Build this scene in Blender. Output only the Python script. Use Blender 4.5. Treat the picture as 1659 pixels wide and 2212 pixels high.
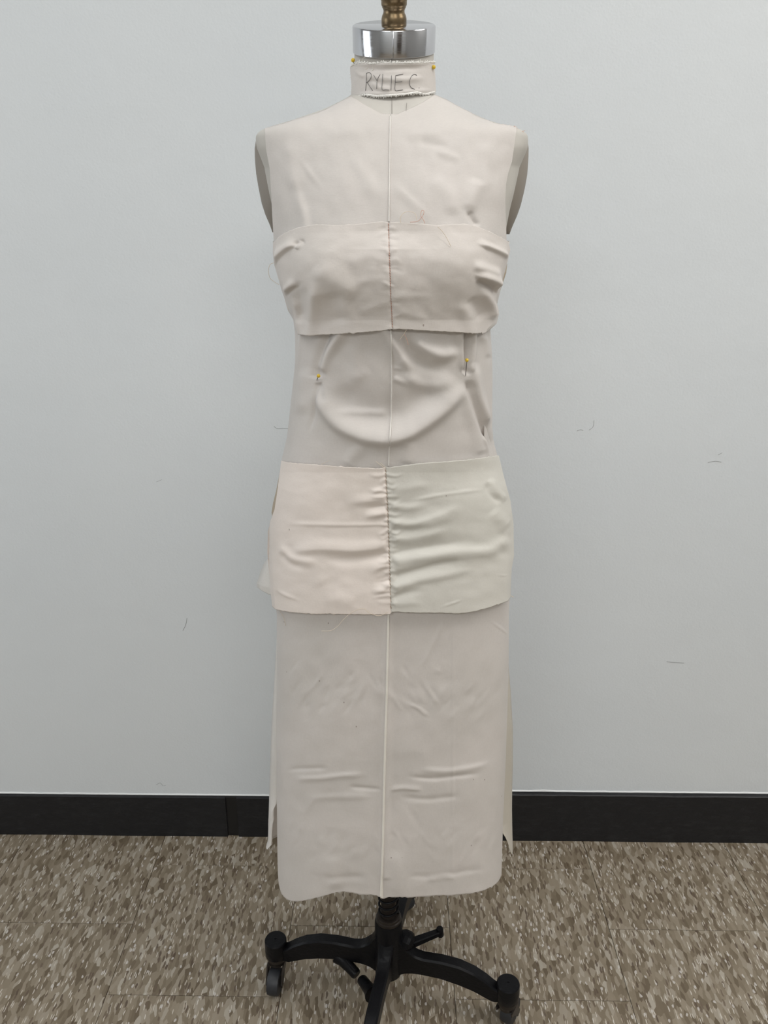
import bpy, bmesh, math, random
import numpy as np
from mathutils import Vector, Matrix, noise
random.seed(7); rng = np.random.default_rng(7)
sc = bpy.context.scene
for o in list(bpy.data.objects): bpy.data.objects.remove(o, do_unlink=True)
COL = sc.collection

# ------------------------------------------------------------------ camera
FPX, CAM_H, TILT, YAW = 1770.2, 1.2847, 0.349, 0.014
cam_d = bpy.data.cameras.new('camera'); cam = bpy.data.objects.new('camera', cam_d); COL.objects.link(cam)
cam.location = (0, 0, CAM_H); cam.rotation_euler = (math.pi/2 - TILT, 0, YAW)
cam_d.sensor_fit = 'VERTICAL'; cam_d.sensor_height = 36.0; cam_d.lens = FPX/2212*36.0
cam_d.clip_start = 0.02
sc.camera = cam

# ------------------------------------------------------------------ world, lights, exposure
w = bpy.data.worlds.new('room_world'); sc.world = w; w.use_nodes = True
w.node_tree.nodes['Background'].inputs[0].default_value = (0.9, 0.95, 1, 1)
w.node_tree.nodes['Background'].inputs[1].default_value = 0.15
def area(name, loc, size, power, color, rot=(0, 0, 0)):
    d = bpy.data.lights.new(name, 'AREA'); d.shape = 'RECTANGLE'; d.size, d.size_y = size
    d.energy = power; d.color = color
    o = bpy.data.objects.new(name, d); COL.objects.link(o); o.location = loc; o.rotation_euler = rot
    return o
# recessed ceiling fixtures (two rows running across the room)
area('ceiling_lamp', (0.72, 0.38, 2.66), (1.2, 0.55), 15.5, (1.0, 0.985, 0.965))
area('ceiling_lamp', (-1.1, 0.38, 2.66), (1.2, 0.55), 9.5, (0.95, 0.98, 1.0))
area('ceiling_lamp', (0.75, -2.2, 2.66), (1.2, 0.55), 35, (1.0, 0.985, 0.97))
area('ceiling_lamp', (-1.2, -2.2, 2.66), (1.2, 0.55), 28, (0.96, 0.985, 1.0))
area('ceiling_lamp', (2.3, 0.4, 2.66), (0.55, 1.2), 26, (1.0, 0.99, 0.965))
sc.view_settings.view_transform = 'Standard'; sc.view_settings.look = 'None'
sc.view_settings.gamma = 1.0; sc.view_settings.use_curve_mapping = False
sc.view_settings.exposure = 0.12

# ------------------------------------------------------------------ measuring: pixels of the photograph -> points in the room
CT, ST, CY, SY = math.cos(TILT), math.sin(TILT), math.cos(-YAW), math.sin(-YAW)
def ray(px, py):
    u = (np.asarray(px, float)-829.5)/FPX; v = (np.asarray(py, float)-1106)/FPX
    X = u; Y = CT - v*ST; Z = -ST - v*CT
    return CY*X + SY*Y, -SY*X + CY*Y, Z
def at_y(px, py, Y):
    X, R, Z = ray(px, py); k = Y/R
    return Vector((float(X*k), float(Y), float(CAM_H + Z*k)))
AX, AY = -0.004, 1.04                                  # the dress form's upright axis

# ------------------------------------------------------------------ helpers
def link_mesh(name, verts, faces, mat=None, parent=None, smooth=True, kind=None):
    me = bpy.data.meshes.new(name); me.from_pydata([tuple(map(float, v)) for v in verts], [], faces); me.update()
    if smooth: me.polygons.foreach_set('use_smooth', [True]*len(me.polygons))
    o = bpy.data.objects.new(name, me); COL.objects.link(o)
    if mat: me.materials.append(mat)
    if parent: o.parent = parent; o.matrix_parent_inverse = Matrix.Translation(-Vector(parent_world(parent)))
    if kind: o['kind'] = kind
    return o
def parent_world(p):
    v = Vector(p.location)
    while p.parent: p = p.parent; v += Vector((0, 0, 0))
    return v
def bm_obj(name, bm, mat, parent=None, smooth=False, kind=None, angle=None):
    bmesh.ops.recalc_face_normals(bm, faces=bm.faces)
    me = bpy.data.meshes.new(name); bm.to_mesh(me); bm.free()
    if smooth:
        me.polygons.foreach_set('use_smooth', [True]*len(me.polygons))
        if angle: me.set_sharp_from_angle(angle=math.radians(angle))
    o = bpy.data.objects.new(name, me); COL.objects.link(o)
    if mat: me.materials.append(mat)
    if parent: o.parent = parent; o.matrix_parent_inverse = Matrix.Translation(-Vector(parent_world(parent)))
    if kind: o['kind'] = kind
    return o
def thing(name, label, cat, loc, group=None):
    o = bpy.data.objects.new(name, None); COL.objects.link(o); o.location = loc; o.empty_display_size = 0.05
    o['label'] = label; o['category'] = cat
    if group: o['group'] = group
    return o
def tube(bm, pts, r, sides=6, radii=None, caps=True):
    pts = [Vector(p) for p in pts]; n = len(pts); prev = None; rings = []
    up = None
    for i, p in enumerate(pts):
        t = (pts[min(i+1, n-1)] - pts[max(i-1, 0)])
        t = t.normalized() if t.length > 1e-9 else Vector((0, 0, 1))
        if up is None:
            up = t.orthogonal().normalized()
        else:
            up = (up - t*up.dot(t)); up = up.normalized() if up.length > 1e-6 else t.orthogonal().normalized()
        b = t.cross(up); rr = radii[i] if radii else r
        rings.append([bm.verts.new(p + (up*math.cos(a) + b*math.sin(a))*rr) for a in [2*math.pi*k/sides for k in range(sides)]])
    for i in range(n-1):
        for k in range(sides):
            bm.faces.new((rings[i][k], rings[i][(k+1) % sides], rings[i+1][(k+1) % sides], rings[i+1][k]))
    if caps: bm.faces.new(rings[0][::-1]); bm.faces.new(rings[-1])
def spline(pts, n=6):
    pts = [Vector(p) for p in pts]; out = []
    for i in range(len(pts)-1):
        p0, p1, p2, p3 = pts[max(i-1, 0)], pts[i], pts[i+1], pts[min(i+2, len(pts)-1)]
        for k in range(n):
            t = k/n
            out.append(0.5*((2*p1) + (p2-p0)*t + (2*p0-5*p1+4*p2-p3)*t*t + (3*p1-p0-3*p2+p3)*t**3))
    out.append(pts[-1]); return out
def lathe(bm, prof, M, seg=40):
    rings = []
    for r, z in prof:
        if r < 1e-6: rings.append([bm.verts.new(M @ Vector((0, 0, z)))])
        else: rings.append([bm.verts.new(M @ Vector((r*math.cos(2*math.pi*k/seg), r*math.sin(2*math.pi*k/seg), z))) for k in range(seg)])
    for a, b in zip(rings[:-1], rings[1:]):
        for k in range(seg):
            k2 = (k+1) % seg
            if len(a) == 1 and len(b) > 1: bm.faces.new((a[0], b[k], b[k2]))
            elif len(b) == 1 and len(a) > 1: bm.faces.new((a[k], a[k2], b[0]))
            elif len(a) > 1: bm.faces.new((a[k], a[k2], b[k2], b[k]))
def box(bm, lo, hi):
    x0, y0, z0 = lo; x1, y1, z1 = hi
    v = [bm.verts.new(p) for p in [(x0,y0,z0),(x1,y0,z0),(x1,y1,z0),(x0,y1,z0),(x0,y0,z1),(x1,y0,z1),(x1,y1,z1),(x0,y1,z1)]]
    for f in [(0,3,2,1),(4,5,6,7),(0,1,5,4),(1,2,6,5),(2,3,7,6),(3,0,4,7)]: bm.faces.new([v[i] for i in f])

# ------------------------------------------------------------------ materials
def mat(name, color, rough=0.6, metal=0.0, spec=0.5):
    m = bpy.data.materials.new(name); m.use_nodes = True; b = m.node_tree.nodes['Principled BSDF']
    b.inputs['Base Color'].default_value = (*color, 1); b.inputs['Roughness'].default_value = rough
    b.inputs['Metallic'].default_value = metal; b.inputs['Specular IOR Level'].default_value = spec
    return m
def N(m, t, **kw):
    n = m.node_tree.nodes.new(t)
    for k, v in kw.items(): setattr(n, k, v)
    return n
def L(m, a, b): m.node_tree.links.new(a, b)
def bsdf(m): return m.node_tree.nodes['Principled BSDF']
def ramp(m, stops, interp='LINEAR'):
    n = N(m, 'ShaderNodeValToRGB'); n.color_ramp.interpolation = interp; e = n.color_ramp.elements
    while len(e) < len(stops): e.new(0.5)
    for el, (p, c) in zip(e, stops): el.position = p; el.color = (*c, 1) if len(c) == 3 else c
    return n
def position(m, scale=(1, 1, 1), rot=(0, 0, 0)):
    g = N(m, 'ShaderNodeNewGeometry'); mp = N(m, 'ShaderNodeMapping')
    mp.inputs['Scale'].default_value = scale; mp.inputs['Rotation'].default_value = rot
    L(m, g.outputs['Position'], mp.inputs['Vector']); return mp.outputs[0]
def noise_tex(m, vec, scale, detail=3, rough=0.5):
    n = N(m, 'ShaderNodeTexNoise'); n.inputs['Scale'].default_value = scale; n.inputs['Detail'].default_value = detail
    n.inputs['Roughness'].default_value = rough; L(m, vec, n.inputs['Vector']); return n.outputs[0]
def bump(m, h, strength, dist, prev=None):
    b = N(m, 'ShaderNodeBump'); b.inputs['Strength'].default_value = strength; b.inputs['Distance'].default_value = dist
    L(m, h, b.inputs['Height'])
    if prev: L(m, prev, b.inputs['Normal'])
    return b.outputs[0]
def mix(m, f, a, b, blend='MIX'):
    n = N(m, 'ShaderNodeMix', data_type='RGBA', blend_type=blend)
    for s, v in ((n.inputs[0], f), (n.inputs[6], a), (n.inputs[7], b)):
        if hasattr(v, 'links'): L(m, v, s)
        elif isinstance(v, (int, float)): s.default_value = v
        else: s.default_value = (*v, 1)
    return n.outputs[2]
def math_n(m, op, a, b=0.0):
    n = N(m, 'ShaderNodeMath', operation=op)
    for s, v in ((n.inputs[0], a), (n.inputs[1], b)):
        if hasattr(v, 'links'): L(m, v, s)
        else: s.default_value = v
    return n.outputs[0]

def make_muslin(name, color, transp=0.05, transl=0.12):
    m = mat(name, color, 0.5, 0, 0.38); b = bsdf(m)
    b.inputs['Sheen Weight'].default_value = 0.12; b.inputs['Sheen Roughness'].default_value = 0.4
    hz = noise_tex(m, position(m, (260, 260, 2600)), 1.0, 2)
    vt = noise_tex(m, position(m, (2600, 2600, 160)), 1.0, 2)
    weave = math_n(m, 'ADD', hz, vt)
    tone = ramp(m, [(0.25, (0.93, 0.925, 0.92)), (0.75, (1.05, 1.05, 1.05))]); L(m, math_n(m, 'MULTIPLY', weave, 0.5), tone.inputs[0])
    c = mix(m, 1.0, color, tone.outputs[0], 'MULTIPLY')
    blot = ramp(m, [(0.35, (0.965, 0.965, 0.955)), (0.65, (1.02, 1.015, 1.01))]); L(m, noise_tex(m, position(m), 9, 3), blot.inputs[0])
    c = mix(m, 1.0, c, blot.outputs[0], 'MULTIPLY')
    # seed-hull specks of unbleached cotton
    vo = N(m, 'ShaderNodeTexVoronoi'); vo.inputs['Scale'].default_value = 62; L(m, position(m, (1, 1, 0.6)), vo.inputs['Vector'])
    near = math_n(m, 'LESS_THAN', vo.outputs['Distance'], 0.05)
    sep = N(m, 'ShaderNodeSeparateColor'); L(m, vo.outputs['Color'], sep.inputs[0])
    few = math_n(m, 'GREATER_THAN', sep.outputs[0], 0.78)
    c = mix(m, math_n(m, 'MULTIPLY', math_n(m, 'MULTIPLY', near, few), 0.6), c, (0.22, 0.15, 0.11))
    L(m, c, b.inputs['Base Color'])
    nb = bump(m, weave, 0.14, 0.0006)
    nb = bump(m, noise_tex(m, position(m, (1, 1, 1.6)), 38, 3), 0.16, 0.003, nb)
    L(m, nb, b.inputs['Normal'])
    # thin cloth: a little light passes through
    tl = N(m, 'ShaderNodeBsdfTranslucent'); L(m, c, tl.inputs[0])
    tr = N(m, 'ShaderNodeBsdfTransparent')
    m1 = N(m, 'ShaderNodeMixShader'); m1.inputs[0].default_value = transl
    L(m, b.outputs[0], m1.inputs[1]); L(m, tl.outputs[0], m1.inputs[2])
    m2 = N(m, 'ShaderNodeMixShader'); m2.inputs[0].default_value = transp
    L(m, m1.outputs[0], m2.inputs[1]); L(m, tr.outputs[0], m2.inputs[2])
    L(m, m2.outputs[0], m.node_tree.nodes['Material Output'].inputs[0])
    return m
MUS = make_muslin('muslin_natural', (0.80, 0.757, 0.723), .09, .20)
MUS_PINK = make_muslin('muslin_rosy', (0.78, 0.728, 0.688))
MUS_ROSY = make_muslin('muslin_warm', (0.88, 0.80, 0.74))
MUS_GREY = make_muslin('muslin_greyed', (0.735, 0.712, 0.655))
MUS_TAN = make_muslin('muslin_shaded_inside', (0.56, 0.47, 0.36), 0.0)  # inner faces of the muslin, their shade put into a tan colour
MUS_SHADED = make_muslin('muslin_shaded_side', (0.66, 0.61, 0.53), 0.0)  # same muslin at the skirt's right back edge, shade put into its colour
MUS_WHITE = make_muslin('muslin_bleached', (0.81, 0.775, 0.735), 0.0)

M_FORM = mat('linen_form', (0.60, 0.56, 0.48), 0.8, 0, 0.2)
nb = noise_tex(M_FORM, position(M_FORM, (900, 900, 900)), 1, 2)
L(M_FORM, bump(M_FORM, nb, 0.15, 0.0004), bsdf(M_FORM).inputs['Normal'])
t = ramp(M_FORM, [(0.3, (0.50, 0.475, 0.435)), (0.7, (0.575, 0.55, 0.505))]); L(M_FORM, noise_tex(M_FORM, position(M_FORM), 22, 4), t.inputs[0])
L(M_FORM, t.outputs[0], bsdf(M_FORM).inputs['Base Color'])
M_PLATE = mat('armplate_taupe', (0.27, 0.24, 0.205), 0.55)
M_CHROME = mat('polished_steel', (0.62, 0.62, 0.64), 0.12, 1.0)
nc = noise_tex(M_CHROME, position(M_CHROME, (60, 60, 900)), 1, 2)
rr = ramp(M_CHROME, [(0.3, (0.10,)*3), (0.7, (0.2,)*3)]); L(M_CHROME, nc, rr.inputs[0]); L(M_CHROME, rr.outputs[0], bsdf(M_CHROME).inputs['Roughness'])
M_BRASS = mat('aged_brass', (0.20, 0.145, 0.08), 0.34, 1.0)
tb = ramp(M_BRASS, [(0.3, (0.14, 0.10, 0.06)), (0.7, (0.30, 0.22, 0.125))]); L(M_BRASS, noise_tex(M_BRASS, position(M_BRASS), 90, 4), tb.inputs[0])
L(M_BRASS, tb.outputs[0], bsdf(M_BRASS).inputs['Base Color'])
M_IRON = mat('black_enamel_iron', (0.006, 0.006, 0.007), 0.36, 0, 0.14)
ti = ramp(M_IRON, [(0.55, (0.006, 0.006, 0.007)), (0.72, (0.010, 0.010, 0.011)), (0.80, (0.05, 0.048, 0.047))]); L(M_IRON, noise_tex(M_IRON, position(M_IRON), 95, 6, 0.7), ti.inputs[0]); L(M_IRON, ti.outputs[0], bsdf(M_IRON).inputs['Base Color'])
L(M_IRON, bump(M_IRON, noise_tex(M_IRON, position(M_IRON), 160, 4), 0.25, 0.002), bsdf(M_IRON).inputs['Normal'])
M_WORN = mat('worn_iron', (0.03, 0.024, 0.02), 0.38, 0.4)
M_RUBBER = mat('dark_wheel', (0.022, 0.023, 0.027), 0.5)
M_STEELPIN = mat('pin_steel', (0.18, 0.17, 0.16), 0.3, 1.0)
M_YELLOW = mat('yellow_pin_head', (0.66, 0.45, 0.03), 0.3)
M_PENCIL = mat('graphite', (0.13, 0.125, 0.125), 0.6)
M_CORAL = mat('coral_thread', (0.62, 0.36, 0.28), 0.8)
M_CREAM_T = mat('cream_thread', (0.70, 0.60, 0.48), 0.8)
M_FRAY = mat('frayed_cotton', (0.85, 0.83, 0.79), 0.85)
M_LINE = mat('dark_seam_thread', (0.22, 0.20, 0.18), 0.8)
M_CAGE = mat('cage_wire', (0.03, 0.032, 0.035), 0.5, 0.3)
M_CREASE = mat('pressed_edge', (0.78, 0.74, 0.67), 0.7)

# wall paint
M_WALL = mat('wall_paint', (0.70, 0.715, 0.71), 0.5, 0, 0.35)
p = position(M_WALL)
nb = bump(M_WALL, noise_tex(M_WALL, p, 260, 3), 0.22, 0.0012)
nb = bump(M_WALL, noise_tex(M_WALL, p, 24, 4), 0.20, 0.004, nb)
nb = bump(M_WALL, noise_tex(M_WALL, p, 3.0, 2), 0.25, 0.012, nb)
L(M_WALL, nb, bsdf(M_WALL).inputs['Normal'])
tw = ramp(M_WALL, [(0.3, (0.66, 0.69, 0.71)), (0.7, (0.695, 0.72, 0.732))]); L(M_WALL, noise_tex(M_WALL, p, 1.7, 4), tw.inputs[0])
L(M_WALL, tw.outputs[0], bsdf(M_WALL).inputs['Base Color'])
M_CEIL = mat('ceiling_white', (0.75, 0.75, 0.74), 0.9)
M_BASE = mat('baseboard_paint', (0.016, 0.016, 0.018), 0.42, 0, 0.3)
p = position(M_BASE, (1, 1, 2))
nb = bump(M_BASE, noise_tex(M_BASE, p, 26, 5, 0.6), 0.5, 0.004)
L(M_BASE, nb, bsdf(M_BASE).inputs['Normal'])
tb = ramp(M_BASE, [(0.5, (0.014, 0.014, 0.0155)), (0.72, (0.022, 0.022, 0.024)), (0.8, (0.06, 0.06, 0.063))]); L(M_BASE, noise_tex(M_BASE, position(M_BASE, (1, 1, 3)), 42, 6, 0.65), tb.inputs[0])
L(M_BASE, tb.outputs[0], bsdf(M_BASE).inputs['Base Color'])
M_SCUFF = mat('scuff_grey', (0.32, 0.33, 0.33), 0.8)
M_FRONT = mat('front_wall_paint', (0.55, 0.56, 0.55), 0.7)
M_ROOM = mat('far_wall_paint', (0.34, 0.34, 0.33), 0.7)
M_BEAD = mat('caulk_paint', (0.74, 0.75, 0.745), 0.45)

# vinyl composition tile with directional chips
def make_tile_mat():
    m = mat('chip_vinyl', (0.2, 0.17, 0.14), 0.48, 0, 0.3)
    g = N(m, 'ShaderNodeNewGeometry'); oi = N(m, 'ShaderNodeObjectInfo')
    off = N(m, 'ShaderNodeVectorMath', operation='SCALE'); comb = N(m, 'ShaderNodeCombineXYZ')
    L(m, oi.outputs['Random'], comb.inputs[0]); L(m, oi.outputs['Random'], comb.inputs[1])
    L(m, comb.outputs[0], off.inputs[0]); off.inputs['Scale'].default_value = 7.3
    add = N(m, 'ShaderNodeVectorMath', operation='ADD'); L(m, g.outputs['Position'], add.inputs[0]); L(m, off.outputs[0], add.inputs[1])
    # warp so the chips are not straight
    wn = N(m, 'ShaderNodeTexNoise'); wn.inputs['Scale'].default_value = 70; wn.inputs['Detail'].default_value = 2; L(m, add.outputs[0], wn.inputs['Vector'])
    ws = N(m, 'ShaderNodeVectorMath', operation='SCALE'); L(m, wn.outputs['Color'], ws.inputs[0]); ws.inputs['Scale'].default_value = 0.0048
    ad2 = N(m, 'ShaderNodeVectorMath', operation='ADD'); L(m, add.outputs[0], ad2.inputs[0]); L(m, ws.outputs[0], ad2.inputs[1])
    def vor(scale, rz, sx, sy, loc):
        mp = N(m, 'ShaderNodeMapping'); mp.inputs['Scale'].default_value = (sx, sy, 0); mp.inputs['Rotation'].default_value = (0, 0, rz)
        mp.inputs['Location'].default_value = (loc, loc*1.7, 0)
        L(m, ad2.outputs[0], mp.inputs['Vector'])
        v = N(m, 'ShaderNodeTexVoronoi', voronoi_dimensions='2D'); v.inputs['Scale'].default_value = scale; L(m, mp.outputs[0], v.inputs['Vector'])
        s = N(m, 'ShaderNodeSeparateColor'); L(m, v.outputs['Color'], s.inputs[0])
        return v.outputs['Distance'], s.outputs[0], s.outputs[1]
    d1, a1, b1 = vor(1.0, 0.10, 165, 54, 0)
    r1 = ramp(m, [(0.0, (0.118, 0.089, 0.057)), (0.18, (0.168, 0.133, 0.091)), (0.42, (0.212, 0.173, 0.123)), (0.68, (0.25, 0.208, 0.153)), (0.88, (0.29, 0.249, 0.194)), (1.0, (0.37, 0.332, 0.274))]); L(m, a1, r1.inputs[0])
    c = r1.outputs[0]
    d2, a2, b2 = vor(1.0, -0.14, 225, 56, 3.1)       # dark chips
    f = math_n(m, 'MULTIPLY', math_n(m, 'GREATER_THAN', a2, 0.87), math_n(m, 'LESS_THAN', d2, 0.42))
    dk = ramp(m, [(0.0, (0.075, 0.05, 0.034)), (1.0, (0.15, 0.112, 0.08))]); L(m, b2, dk.inputs[0])
    c = mix(m, math_n(m, 'MULTIPLY', f, 0.85), c, dk.outputs[0])
    d3, a3, b3 = vor(1.0, 0.22, 300, 50, 9.7)        # pale chips
    f = math_n(m, 'MULTIPLY', math_n(m, 'GREATER_THAN', a3, 0.76), math_n(m, 'LESS_THAN', d3, 0.27))
    lt = ramp(m, [(0.0, (0.40, 0.34, 0.265)), (1.0, (0.60, 0.565, 0.51))]); L(m, b3, lt.inputs[0])
    c = mix(m, math_n(m, 'MULTIPLY', f, 0.85), c, lt.outputs[0])
    d4, a4, b4 = vor(1.0, -0.05, 210, 110, 5.2)      # blocky whitish chips
    f = math_n(m, 'MULTIPLY', math_n(m, 'GREATER_THAN', a4, 0.965), math_n(m, 'LESS_THAN', d4, 0.42))
    c = mix(m, math_n(m, 'MULTIPLY', f, 0.85), c, (0.50, 0.465, 0.43))
    L(m, c, bsdf(m).inputs['Base Color'])
    bn = N(m, 'ShaderNodeTexNoise'); bn.inputs['Scale'].default_value = 60; L(m, add.outputs[0], bn.inputs['Vector'])
    L(m, bump(m, bn.outputs[0], 0.08, 0.002), bsdf(m).inputs['Normal'])
    return m
M_TILE = make_tile_mat()
M_SUB = mat('joint_dark', (0.06, 0.05, 0.04), 0.9)

# ------------------------------------------------------------------ room
YW = 1.449                                            # face of the back wall
T = 0.3048; X0, Y0 = -0.5009, 0.748; XL, XR, YF, ZC = X0-8*T, X0+10*T, -2.85, 2.7
def wall(name, lo, hi, m):
    bm = bmesh.new(); box(bm, lo, hi); return bm_obj(name, bm, m, kind='structure')
floor = wall('floor', (XL-.1, YF-.1, -.08), (XR+.1, YW+.1, -.0032), M_SUB)
wall_back = wall('wall_back', (XL-.1, YW, -.0032), (XR+.1, YW+.1, ZC), M_WALL)
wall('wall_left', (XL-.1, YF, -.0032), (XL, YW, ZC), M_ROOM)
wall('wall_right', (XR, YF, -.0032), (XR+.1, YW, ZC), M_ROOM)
wall('wall_front', (XL-.1, YF-.1, -.0032), (XR+.1, YF, ZC), M_FRONT)
wall('ceiling', (XL-.1, YF-.1, ZC), (XR+.1, YW+.1, ZC+.1), M_CEIL)
M_FRAME = mat('added_window_frame', (0.5, 0.5, 0.5), 0.5); M_DOOR = mat('added_door_dark', (0.06, 0.045, 0.035), 0.4)
M_GLOWPANE = mat('glow_pane', (0.8, 0.85, 0.9), 0.3)  # glowing panes of the added window
bsdf(M_GLOWPANE).inputs['Emission Color'].default_value = (0.9, 0.95, 1.0, 1); bsdf(M_GLOWPANE).inputs['Emission Strength'].default_value = 2.4
bm = bmesh.new()
for lo, hi in (((XL, -.20, .45), (XL+.05, -.13, 2.15)), ((XL, .16, .45), (XL+.05, .26, 2.15)), ((XL, 1.05, .45), (XL+.05, 1.12, 2.15)), ((XL, -.13, .45), (XL+.05, 1.05, .52)), ((XL, -.13, 2.08), (XL+.05, 1.05, 2.15))): box(bm, lo, hi)
win = bm_obj('added_window', bm, M_FRAME, kind='structure')  # unseen window, added for the neck cap's bright stripe and left fill
for a, b in ((-.13, .16), (.26, 1.05)):
    bm = bmesh.new(); box(bm, (XL+.004, a, .52), (XL+.016, b, 2.08)); bm_obj('pane', bm, M_GLOWPANE, win)
bm = bmesh.new(); box(bm, (.55, YF, 0.001), (1.5, YF+.045, 2.1)); bm_obj('added_door', bm, M_DOOR, kind='structure')  # unseen door, added as a dark shape for the neck cap to reflect
cache = {}
def tile_mesh(h):
    key = round(h, 4)
    if key not in cache:
        bm = bmesh.new(); g = 0.0004; box(bm, (-T/2+g, -h/2+g, -.0032), (T/2-g, h/2-g, 0))
        top = [e for e in bm.edges if all(abs(v.co.z) < 1e-6 for v in e.verts)]
        bmesh.ops.bevel(bm, geom=top, offset=0.0005, segments=1, affect='EDGES')
        me = bpy.data.meshes.new('tile'); bm.to_mesh(me); bm.free(); me.materials.append(M_TILE); cache[key] = me
    return cache[key]
for k in range(-8, 10):
    y = Y0 + (T/2 if k % 2 else 0)
    while y > YF: y -= T
    while y < YW - .02:
        lo, hi = max(y, YF), min(y+T, YW)
        if hi - lo > .02:
            o = bpy.data.objects.new('tile', tile_mesh(hi-lo)); COL.objects.link(o)
            o.location = (X0 + (k+.5)*T, (lo+hi)/2, 0); o.parent = floor
        y += T

# baseboards: painted boards with a joint, left run thin, right run with a ledge on top
def board(name, x0, x1, yf, z0a, z1, ledge=0.002, wob=0.0012, seed=0):
    n = max(8, int((x1-x0)/0.012)); V = []; F = []
    for i in range(n+1):
        x = x0 + (x1-x0)*i/n
        wv = wob*noise.noise(Vector((x*9, seed, 0))) + 0.5*wob*noise.noise(Vector((x*31, seed, 3)))
        wy = 0.0012*noise.noise(Vector((x*6, seed, 9)))
        V += [(x, YW+.002, 0.0), (x, yf+wy, 0.0005), (x, yf+wy*.5, z1-ledge*.5+wv), (x, yf+.0022, z1+wv), (x, YW+.002, z1+.0006+wv)]
    for i in range(n):
        for j in range(4):
            a = i*5+j; F.append((a, a+5, a+6, a+1))
    F.append((0, 1, 2, 3, 4)); e = n*5; F.append((e+4, e+3, e+2, e+1, e))
    return link_mesh(name, V, F, M_BASE, smooth=False, kind='structure')
zl = at_y(260, 1722, 1.4405).z; zr = at_y(1400, 1721, 1.436).z
xj0 = at_y(489, 1765, 1.441).x; xj1 = at_y(513, 1765, 1.441).x; xm = at_y(800, 1765, 1.44).x
board('baseboard_back', XL, xj0, 1.4412, 0, zl, seed=1)
board('baseboard_back', xj1, xm, 1.4412, 0, zl, seed=2)
board('baseboard_back', xm, XR, 1.4375, 0, zr, seed=3, ledge=.003)
tj = board('trim_1', xj0, xj1, 1.4455, 0, zl-.001, seed=4); tj.data.materials[0] = mat('joint_filler', (0.008, 0.008, 0.009), 0.3)      # recessed joint between boards
# ragged paint bead where the wall meets the boards
def bead(px0, px1, py, ztop, seed):
    n = 160; V = []; F = []
    xa, xb = at_y(px0, py, YW).x, at_y(px1, py, YW).x
    for i in range(n+1):
        x = xa + (xb-xa)*i/n
        h = 0.0035 + 0.004*max(0, noise.noise(Vector((x*14, seed, 0)))) + 0.0012*noise.noise(Vector((x*70, seed, 0)))
        V += [(x, YW+.001, ztop-.001), (x, YW-.0022, ztop+.0002), (x, YW-.0018, ztop+h*.6), (x, YW+.001, ztop+h)]
    for i in range(n):
        for j in range(3): a = i*4+j; F.append((a, a+4, a+5, a+1))
    o = link_mesh('paint_bead', V, F, M_BEAD, wall_back); return o
bead(-300, 800, 1722, zl+.0006, 1); bead(800, 2000, 1709, zr+.0006, 2)
# scuffs on the paint
def scuff(pts, r=0.0007):
    r *= .6
    bm = bmesh.new(); P = [at_y(x, y, YW-.0001) for x, y in pts]
    tube(bm, spline(P, 4), r, 5); bm_obj('scuff_mark', bm, M_SCUFF, wall_back, smooth=True)
scuff([(1246, 931), (1254, 928), (1260, 930)]); scuff([(1272, 929), (1281, 922), (1283, 908)], .0006)
scuff([(1529, 999), (1545, 996), (1558, 998)], .0008); scuff([(1551, 983), (1560, 978)]); scuff([(1440, 1429), (1458, 1431), (1478, 1432)], .0008)
scuff([(395, 1362), (401, 1350), (404, 1335)], .0008); scuff([(338, 1695), (346, 1691), (352, 1697), (358, 1696)], .0008)
scuff([(592, 921), (600, 926), (614, 925), (628, 926)], .0006); scuff([(338, 1041), (350, 1036)], .0005); scuff([(640, 365), (648, 372)], .0005)

# ------------------------------------------------------------------ the body surface (garment reference surface)
ROWS = [  # photo row, left x, right x, front depth
 (60,764,939,.044),(100,764,939,.044),(150,763,939,.0445),(195,762,939,.0445),(207,757,941,.0455),(216,741,958,.047),(224,726,974,.050),(232,709,990,.054),(242,686,1012,.059),
 (254,650,1037,.066),(262,628,1056,.070),(270,600,1078,.075),(278,572,1118,.078),(285,557,1135,.081),(295,551,1142,.084),(310,552,1142,.087),
 (330,556,1139,.092),(375,564,1129,.102),(420,573,1119,.112),(450,580,1111,.116),(490,586,1103,.121),(530,590,1100,.125),(560,592,1098,.127),
 (600,601,1087,.127),(640,617,1075,.124),(680,632,1067,.119),(720,637,1058,.115),(788,637,1062,.112),(827,634,1063,.111),(892,627,1063,.110),
 (944,621,1063,.110),(989,610,1074,.109),(1027,604,1086,.111),(1083,597,1101,.112),(1140,592,1106,.114),(1200,592,1106,.115),(1290,596,1100,.115),
 (1320,598,1099,.115),(1450,598,1098,.115),(1580,598,1094,.115),(1730,598,1089,.115),(1900,600,1084,.115),(2050,600,1083,.115)]
_z, _xc, _a, _b, _n = [], [], [], [], []
for py, l, r, b in ROWS:
    yt = AY - b*b/AY
    pl, pr = at_y(l, py, yt), at_y(r, py, yt)
    _z.append((pl.z+pr.z)/2); _xc.append((pl.x+pr.x)/2); _a.append((pr.x-pl.x)/2/math.sqrt(1-b*b/AY/AY)); _b.append(b)
    _n.append(2.0 if py < 200 else (2.25 if py < 1000 else 2.5))
o_ = np.argsort(_z); ZG = np.linspace(min(_z), max(_z), 3000)
def _tab(v, s):
    g = np.interp(ZG, np.array(_z)[o_], np.array(v)[o_]); k = np.exp(-0.5*(np.arange(-3*s, 3*s+1)/s)**2); k /= k.sum()
    return np.convolve(np.pad(g, 3*s, mode='edge'), k, 'valid')
TXC, TA, TB, TN = _tab(_xc, 4), _tab(_a, 4), _tab(_b, 14), _tab(_n, 25)
def prof(z): return np.interp(z, ZG, TXC), np.interp(z, ZG, TA), np.interp(z, ZG, TB), np.interp(z, ZG, TN)
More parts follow.
